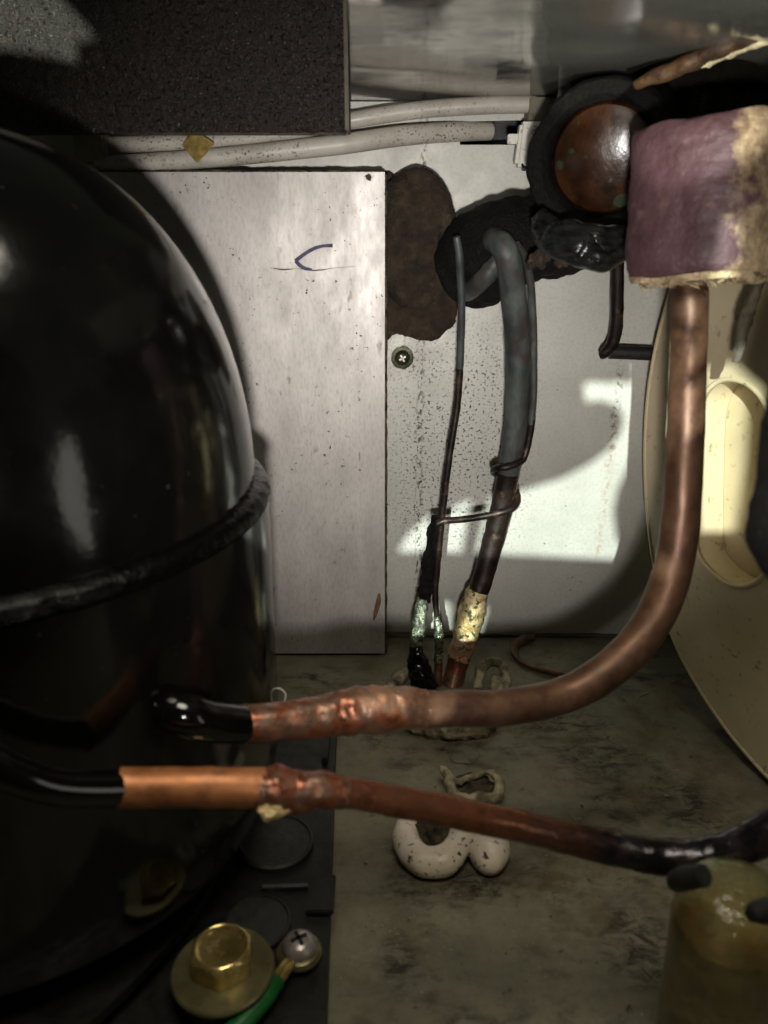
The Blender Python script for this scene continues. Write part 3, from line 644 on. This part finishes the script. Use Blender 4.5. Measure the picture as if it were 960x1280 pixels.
bm = ypipe([(529, 748, -.038, .0024), (526, 765, -.039, .0030), (522, 790, -.041, .0032), (519, 812, -.043, .0026)], 10, sides=18, rough=.0009, rs=420); obj('solder_joint', bm, 'silver_solder', cb)
bm = ypipe([(519, 808, -.043, .0030), (524, 835, -.046, .0052), (532, 862, -.049, .0060)], 8, sides=18, rough=.0012, rs=300); obj('tarry_foot', bm, 'black_gloss', cb)

# sealing putty around the tube feet
bm = bmesh.new()
def fl(px, py, z=.002): return atz(px, py, z)
tube([(fl(486, 866, .003), .0030), (fl(500, 846, .005), .0032), (fl(520, 838, .006), .0026), (fl(516, 822, .011), .0012), (fl(512, 812, .015), .0008)], 8, sides=10, rough=.0014, bm=bm)
tube([(fl(598, 862, .004), .0022), (fl(600, 838, .009), .0024), (fl(612, 828, .012), .0022), (fl(626, 832, .010), .0022), (fl(632, 848, .006), .0020), (fl(630, 872, .003), .0030)], 8, sides=10, rough=.0012, bm=bm)
tube([(fl(618, 846, .006), .0016), (fl(622, 856, .007), .0030), (fl(620, 872, .004), .0030)], 6, sides=10, rough=.0012, bm=bm)
tube([(fl(490, 872, .002), .0040), (fl(510, 896, .003), .0055), (fl(550, 905, .004), .0070), (fl(596, 904, .004), .0068), (fl(622, 884, .003), .0045)], 8, sides=12, rough=.0018, bm=bm)
o = obj('tube_putty', bm, 'putty_dirty', label='grimy crusted putty around the feet of the upright tubes', cat='putty'); remesh(o, .0006, 2)

# loose rubber strip by the wall
bm = ypipe([(668, 797, -.006, .0018), (652, 800, -.010, .0022), (643, 812, -.018, .0024), (650, 826, -.026, .0024), (672, 836, -.034, .0024), (705, 842, -.040, .0024), (735, 846, -.046, .0020)], 8, sides=12, flat=(1.0, .45), rough=.0003)
obj('rubber_strip', bm, 'rust_strip', label='curled brown rubber strip lying at the foot of the wall', cat='strip')

# ---------------------------------------------------------------- cream putty lump on the floor
pt = thing('cream_putty', fl(572, 1068, 0), 'smooth cream putty lump with black specks on the floor', 'putty')
bm = bmesh.new()
tube([(fl(524, 1012, .005), .0030), (fl(510, 1030, .0055), .0042), (fl(509, 1054, .0055), .0044), (fl(527, 1075, .005), .0048), (fl(553, 1076, .005), .0050), (fl(571, 1058, .0065), .0046), (fl(582, 1036, .009), .0046), (fl(592, 1024, .008), .004)], 8, sides=16, rough=.0005, rs=150, bm=bm)
o = obj('curved_lobe', bm, 'putty', pt); remesh(o, .0005, 4)
bm = bmesh.new(); blob(fl(610, 1058, .0050), (.0072, .0100, .0068), bm, .0009, 150); blob(fl(600, 1040, .007), (.0072, .0070, .0056), bm, .0008, 150)
o = obj('round_lobe', bm, 'putty', pt); remesh(o, .0005, 4)
bm = blob(fl(542, 1040, .0035), (.0092, .0098, .0056), None, .0030, 260, sub=4); obj('dirty_hollow', bm, 'debris', pt)
pu = thing('putty_curl', fl(592, 990, 0), 'thin curled grey putty shell on the floor behind the cream lump', 'putty')
bm = bmesh.new()
tube([(fl(552, 958, .008), .0010), (fl(558, 968, .0075), .0020), (fl(572, 977, .006), .0016), (fl(590, 972, .007), .0012), (fl(608, 966, .008), .0013), (fl(621, 972, .008), .0016), (fl(625, 986, .006), .0022), (fl(617, 998, .005), .0022), (fl(600, 996, .004), .0022), (fl(585, 1000, .004), .0020), (fl(568, 994, .004), .0022), (fl(560, 980, .006), .0018), (fl(556, 968, .007), .0012)], 8, sides=10, rough=.0009, bm=bm)
o = obj('curled_edge', bm, 'putty_dirty', pu); remesh(o, .00045, 2)
bm = blob(fl(593, 984, .002), (.0085, .0060, .0030), None, .0020, 260, sub=4); obj('hollow', bm, 'debris', pu)
bm = blob(fl(580, 944, .0004), (.0062, .0055, .0008), None, .0008, 260, sub=3)
obj('putty_smear', bm, 'floor', label='faint flat putty smear on the floor behind the curled shell', cat='smear')

# ---------------------------------------------------------------- copper pipes in front
up = thing('discharge_pipe', atd(560, 885, .217), 'brown copper pipe sweeping from the compressor up to the mauve wrap', 'pipe')
bm = pipe([(299, 905, .1985, .0049), (345, 902, .202, .0050), (392, 897, .206, .0053), (420, 892, .208, .0056)], 10, sides=28, rough=.0004, rs=160); obj('swaged_end', bm, 'copper_heat', up)
bm = pipe([(412, 892, .2075, .0052), (440, 889, .209, .0062), (470, 887, .211, .0061), (500, 886, .213, .0056), (530, 886, .215, .0053)], 10, sides=28, rough=.0007, rs=260); obj('brazed_collar', bm, 'copper_heat', up)
bm = pipe([(515, 886, .2135, .0049), (570, 886, .217, .0049), (630, 884, .221, .0050), (690, 873, .226, .0051), (745, 849, .229, .0053), (795, 805, .231, .0055), (828, 752, .232, .0056), (846, 690, .232, .0055), (853, 620, .231, .0053), (857, 540, .230, .0052), (860, 460, .229, .0051), (862, 400, .228, .0050), (863, 300, .227, .0050)], 10, sides=32, rough=.00025, rs=90)
obj('main_run', bm, 'copper_brown', up)
lw = thing('suction_pipe', atd(560, 1020, .18), 'copper pipe crossing the foreground, blackened towards the right edge', 'pipe')
bm = pipe([(149, 984, .168, .0041), (210, 984, .170, .0042), (275, 984, .172, .0042), (330, 984, .174, .0043)], 8, sides=28, rough=.00025, rs=150); obj('copper_sleeve', bm, 'copper_bright', lw)
bm = pipe([(322, 984, .1735, .0042), (345, 988, .1745, .0050), (368, 990, .1755, .0049), (395, 987, .1765, .0043), (432, 989, .1785, .0038)], 10, sides=28, rough=.0008, rs=260); obj('brazed_joint', bm, 'copper_heat', lw)
bm = blob(atd(343, 1008, .172), (.0034, .003, .0022), None, .0016, 320); obj('braze_drip', bm, 'braze', lw)
bm = pipe([(420, 989, .178, .0036), (480, 998, .181, .0036), (560, 1014, .184, .0037), (640, 1031, .187, .0037), (700, 1044, .190, .0037)], 10, sides=28, rough=.0003, rs=150); obj('bright_run', bm, 'copper_soot', lw)
bm = pipe([(690, 1042, .1895, .0037), (760, 1059, .190, .0039), (820, 1070, .189, .0042), (870, 1073, .187, .0043), (910, 1064, .185, .0042), (950, 1046, .183, .0042), (1000, 1015, .180, .0042)], 10, sides=28, rough=.0004, rs=260); obj('blackened_run', bm, 'copper_soot', lw)

# mauve insulation wrap on the pipe top
mv = thing('insulation_wrap', atd(872, 340, .222), 'mauve insulation wrap with crumbling beige lining on the pipe top', 'insulation')
mc = atd(880, 335, .224); axm = (atd(886, 154, .214) - mc); Hm = axm.length; axm.normalize()
Mq = axm.to_track_quat('Z', 'Y').to_matrix()
def wrapmesh(r0, r1, z0, z1, nz, rough, boxy, seed, top=True):
    bm = bmesh.new(); rings = []; N = 72
    for j in range(nz + 1):
        s = j / nz; z = z0 + (z1 - z0) * s; ring = []
        for k in range(N):
            th = 2 * math.pi * k / N; cx_, sy_ = math.cos(th), math.sin(th)
            f = (abs(cx_) ** boxy + abs(sy_) ** boxy) ** (-1 / boxy)
            r = (r0 + (r1 - r0) * s) * f
            e = min(s, 1 - s) * nz
            if e < 2.5: r *= 1 - .05 * (1 - e / 2.5) ** 2
            q = Mq @ Vector((r * cx_, r * sy_, z)); q += (Mq @ Vector((cx_, sy_, 0))) * rough * noise.fractal((mc + q) * 140 + Vector((seed, 0, 0)), 1, 2, 4)
            q += axm * (rough * 1.5 * noise.noise((mc + q) * 90) if j in (0, 1, nz) else 0)
            ring.append(bm.verts.new(mc + q))
        rings.append(ring)
    for A, B in zip(rings, rings[1:]):
        for k in range(N): bm.faces.new((A[k], A[(k + 1) % N], B[(k + 1) % N], B[k]))
    bm.faces.new(rings[0][::-1]); bm.faces.new(rings[-1]); return bm
bm = wrapmesh(.0194, .0186, -.0015, Hm, 28, .0008, 2.7, 0); obj('mauve_skin', bm, 'purple', mv)
bm = wrapmesh(.0168, .0172, -.0036, .0030, 16, .0022, 2.8, 5); obj('lining', bm, 'fluff', mv)
bm = bmesh.new()
for k in range(26):
    th = random.uniform(-.55, .35); z = random.uniform(0.0, Hm * .98)
    q = mc + Mq @ Vector((0, 0, z)) + Vector((math.cos(th), -math.sin(th) * .9, 0)) * .0192
    s = random.uniform(.0012, .0030); blob(q, (s, s, s * 1.2), bm, .0012, 300, sub=2)
obj('crumbs', bm, 'fluff', mv, kind='stuff')

bm = bmesh.new()
for k in range(700):
    if True:
        th = random.uniform(0, 2 * math.pi); z = random.uniform(-.004, -.001); rr = .0172
    else:
        th = random.uniform(-.8, .5); z = random.uniform(0, Hm); rr = .0192
    q = mc + Mq @ Vector((rr * math.cos(th), rr * math.sin(th), z)); d = Vector((math.cos(th), math.sin(th), random.uniform(-1.2, .6))) + Vector([random.uniform(-.6, .6) for _ in range(3)])
    d = d.normalized() * random.uniform(.001, .0034); e = d.orthogonal().normalized() * random.uniform(.00012, .00035)
    bm.faces.new([bm.verts.new(q - e), bm.verts.new(q + e), bm.verts.new(q + d)])
obj('loose_fibres', bm, 'fluff', mv, smooth=False, kind='stuff')

# ---------------------------------------------------------------- top: foam panel, cables, clip, rod
fz = aty(300, 166, -.05).z; fx = aty(432, 100, -.05).x
bm = bmesh.new(); nx, nz = 150, 70; g = []
for i in range(nx + 1):
    col_ = []
    for j in range(nz + 1):
        x = -.17 + (fx + .17) * i / nx; z = fz + .07 * j / nz
        y = -.05 + .0009 * noise.fractal(Vector((x, 0, z)) * 420, 1, 2, 3) * (1 if 0 < i < nx else .3)
        col_.append(bm.verts.new((x, y, z + (.0007 * noise.noise(Vector((x * 300, 0, 1))) if j == 0 else 0))))
    g.append(col_)
for i in range(nx):
    for j in range(nz): bm.faces.new((g[i][j], g[i + 1][j], g[i + 1][j + 1], g[i][j + 1]))
fo = thing('hanging_foam', (-.09, -.045, fz), 'dark brown pebbled foam panel hanging at the upper left', 'foam panel')
obj('pebbled_face', bm, 'foam', fo)
bm = box((-.17, -.0488, fz + .0004), (fx - .0006, -.036, fz + .07)); obj('foam_body', bm, 'foam', fo, smooth=False)
bm = box((fx - .0004, -.0512, fz + .0008), (fx + .0010, -.034, fz + .07), bev=.0003); obj('edge_strip', bm, 'post', fo, smooth=False)

bm = ypipe([(118, 182, -.012, .0030), (180, 180, -.012, .0031), (250, 177, -.012, .0031), (330, 171, -.012, .0031), (430, 152, -.013, .0031), (520, 138, -.012, .0032), (600, 132, -.011, .0033), (668, 130, -.010, .0033)], 8, sides=18)
obj('upper_cable', bm, 'cable', label='upper white cable running under the foam panel to the post', cat='cable')
bm = ypipe([(122, 207, -.015, .0034), (190, 203, -.016, .0035), (280, 196, -.016, .0036), (360, 188, -.016, .0037), (430, 180, -.015, .0038), (500, 170, -.010, .0039), (560, 165, -.003, .0039), (612, 164, .006, .0036)], 8, sides=18)
obj('lower_cable', bm, 'cable', label='lower thicker white cable entering the dark wall opening', cat='cable')
cc = aty(116, 183, -.014); bm = box(cc - Vector((.006, .004, .0060)), cc + Vector((.006, .004, .0052)), bev=.0008)
obj('cable_connector', bm, 'cream_connector', label='cream plastic connector on the cables behind the compressor dome', cat='connector')
cc = aty(249, 185, -.0215); bm = bmesh.new()
vs_ = [bm.verts.new(cc + Vector(p) * .00125) for p in ((-5.5, 0, .8), (-1, -1.5, 5.2), (5.2, .4, 1.4), (-.8, -1, -4.8), (.2, -3.0, .6), (0, 2, 0))]
for a, b, c_ in ((0, 1, 4), (1, 2, 4), (2, 3, 4), (3, 0, 4), (1, 0, 5), (2, 1, 5), (3, 2, 5), (0, 3, 5)): bm.faces.new((vs_[a], vs_[b], vs_[c_]))
bmesh.ops.bevel(bm, geom=list(bm.edges), offset=.0003, segments=2, affect='EDGES')
obj('tape_scrap', bm, 'yellow_tape', label='folded yellow tape scrap pinched on the white cables', cat='tape')

pA, pB = aty(662, 108, -.012), aty(690, 212, -.012)
bm = box((pA.x, -.014, pB.z), (pB.x, -.002, ZC - .0004), bev=.0004); obj('wall_post', bm, 'post', label='short brown post at the wall where the upper cable ends', cat='post')
cl = thing('cable_clip', aty(658, 205, -.02), 'white plastic cable clip with wire hook beside the drum', 'clip')
cc = aty(659, 181, -.018); bm = box(cc - Vector((.0047, .003, .0080)), cc + Vector((.0047, .004, .0080)), bev=.0012)
for v in bm.verts:
    if v.co.z > cc.z: v.co.x += .0012
obj('clip_body', bm, 'white_plastic', cl)
cc = aty(644, 174, -.017); bm = box(cc - Vector((.0030, .0012, .0018)), cc + Vector((.0030, .0012, .0018)), bev=.0003); obj('clip_tongue', bm, 'white_plastic', cl, smooth=False)
bm = ypipe([(652, 203, -.019, .0005), (654, 208, -.020, .0005), (659, 209, -.020, .0005), (663, 204, -.019, .0005)], 5, sides=8); obj('wire_hook', bm, 'dark_tube', cl)
bm = ypipe([(703, 106, -.030, .0018), (701, 124, -.030, .0018), (698, 138, -.030, .0012), (693, 152, -.030, .0011)], 5, sides=10, flat=(1, .6)); obj('cable_tie', bm, 'white_plastic', label='short white cable tie hanging from the ceiling above the drum', cat='cable tie')

rd = thing('rusty_rod', atd(880, 70, .22), 'rusty brown rod with cream crust crossing the upper right corner', 'rod')
bm = pipe([(795, 106, .240, .0016), (830, 92, .234, .0022), (880, 69, .226, .0026), (930, 45, .218, .0028), (985, 19, .210, .0030)], 8, sides=16, rough=.0009, rs=220); obj('rod_core', bm, 'rod', rd)
bm = pipe([(872, 80, .2285, .0008), (895, 72, .2260, .0015), (930, 58, .2205, .0018), (985, 33, .2125, .0020)], 8, sides=14, rough=.0012, rs=260); obj('crust', bm, 'frost', rd)
# sparkling black foam block, top right
fb = atd(925, 108, .285)
bm = bmesh.new(); g = []
for i in range(41):
    col_ = []
    for j in range(31):
        x = fb.x - .016 + .05 * i / 40; z = fb.z - .026 + .034 * j / 30
        col_.append(bm.verts.new((x, fb.y + .0016 * noise.fractal(Vector((x, 0, z)) * 330, 1, 2, 3), min(z, ZC - .0006))))
    g.append(col_)
for i in range(40):
    for j in range(30): bm.faces.new((g[i][j], g[i + 1][j], g[i + 1][j + 1], g[i][j + 1]))
r_ = bmesh.ops.extrude_face_region(bm, geom=list(bm.faces)); bmesh.ops.translate(bm, vec=(0, .02, 0), verts=[v for v in r_['geom'] if isinstance(v, bmesh.types.BMVert)])
obj('foam_block', bm, 'foam', label='glittering black foam block under the ceiling at the right edge', cat='foam block')

# ---------------------------------------------------------------- olive plastic bottle shape, bottom right
ob = thing('strainer_bowl', atd(925, 1300, .19), 'glossy olive translucent bowl under the blackened pipe, lower right', 'bowl')
oc_ = atd(922, 1128, .172); zt = oc_.z; c = Vector((oc_.x, oc_.y, 0)); ro = .0125
bm = lathe([(ro * .92, .001), (ro * .97, zt * .3), (ro, zt * .7), (ro * 1.02, zt - .006), (ro * .96, zt - .001), (ro * .82, zt + .0025), (ro * .55, zt + .0045), (ro * .2, zt + .0055), (.0003, zt + .0056)], c, 64, rough=.0007, rs=60); obj('bowl_shell', bm, 'olive', ob)
bm = lathe([(ro * .70, .003), (ro * .74, zt * .5), (ro * .70, zt - .008), (ro * .3, zt - .004)], c, 40, rough=.002, rs=120); obj('filter_core', bm, 'rust_strip', ob)
bm = tube([(atd(846, 1102, .168), .0022), (atd(856, 1098, .164), .0024), (atd(880, 1094, .160), .0022)], 6, sides=14); obj('clamp', bm, 'black_rubber', ob)
bm = tube([(atd(936, 1146, .155), .0012), (atd(948, 1140, .154), .0022), (atd(975, 1138, .152), .0028)], 6, sides=14); obj('clamp', bm, 'black_rubber', ob)

# clear thread loop beside the compressor foot
bm = pipe([(340, 876, .25, .0003), (341, 863, .25, .0003), (350, 861, .25, .0003), (357, 868, .25, .0003), (355, 878, .25, .0003)], 6, sides=6)
obj('plastic_loop', bm, 'white_plastic', label='tiny pale loop of plastic thread beside the compressor', cat='loop')

# loose grit, lint and rust flakes on the floor
bm = bmesh.new()
for k in range(1100):
    x = random.gauss(.06, .055) if k % 3 else random.uniform(-.012, .15); y = random.uniform(-.235, -.004)
    if x < -.010 or x > .15: continue
    s_ = random.choice((.0002, .0003, .0003, .0005, .0007)) * random.uniform(.6, 1.2)
    vsx = [bm.verts.new((x + s_ * random.uniform(-1.6, 1.6), y + s_ * random.uniform(-1.6, 1.6), .0001 + s_ * random.uniform(0, .9))) for _ in range(4)]
    for a, b, c_ in ((0, 1, 2), (0, 1, 3), (1, 2, 3), (0, 2, 3)): bm.faces.new((vsx[a], vsx[b], vsx[c_]))
for k in range(14):
    x, y = random.uniform(0, .13), random.uniform(-.2, -.02); a = random.uniform(0, 6.3); L_ = random.uniform(.004, .012)
    d = Vector((math.cos(a), math.sin(a), 0)) * L_; n_ = Vector((-d.y, d.x, 0)) * random.uniform(-.4, .4); p = Vector((x, y, .0006))
    tube([(p, .00012), (p + d * .5 + n_, .00013), (p + d, .0001)], 5, sides=5, bm=bm)
obj('floor_grit', bm, 'post', smooth=False, kind='stuff', label='scattered grit and lint on the grimy floor', cat='grit')
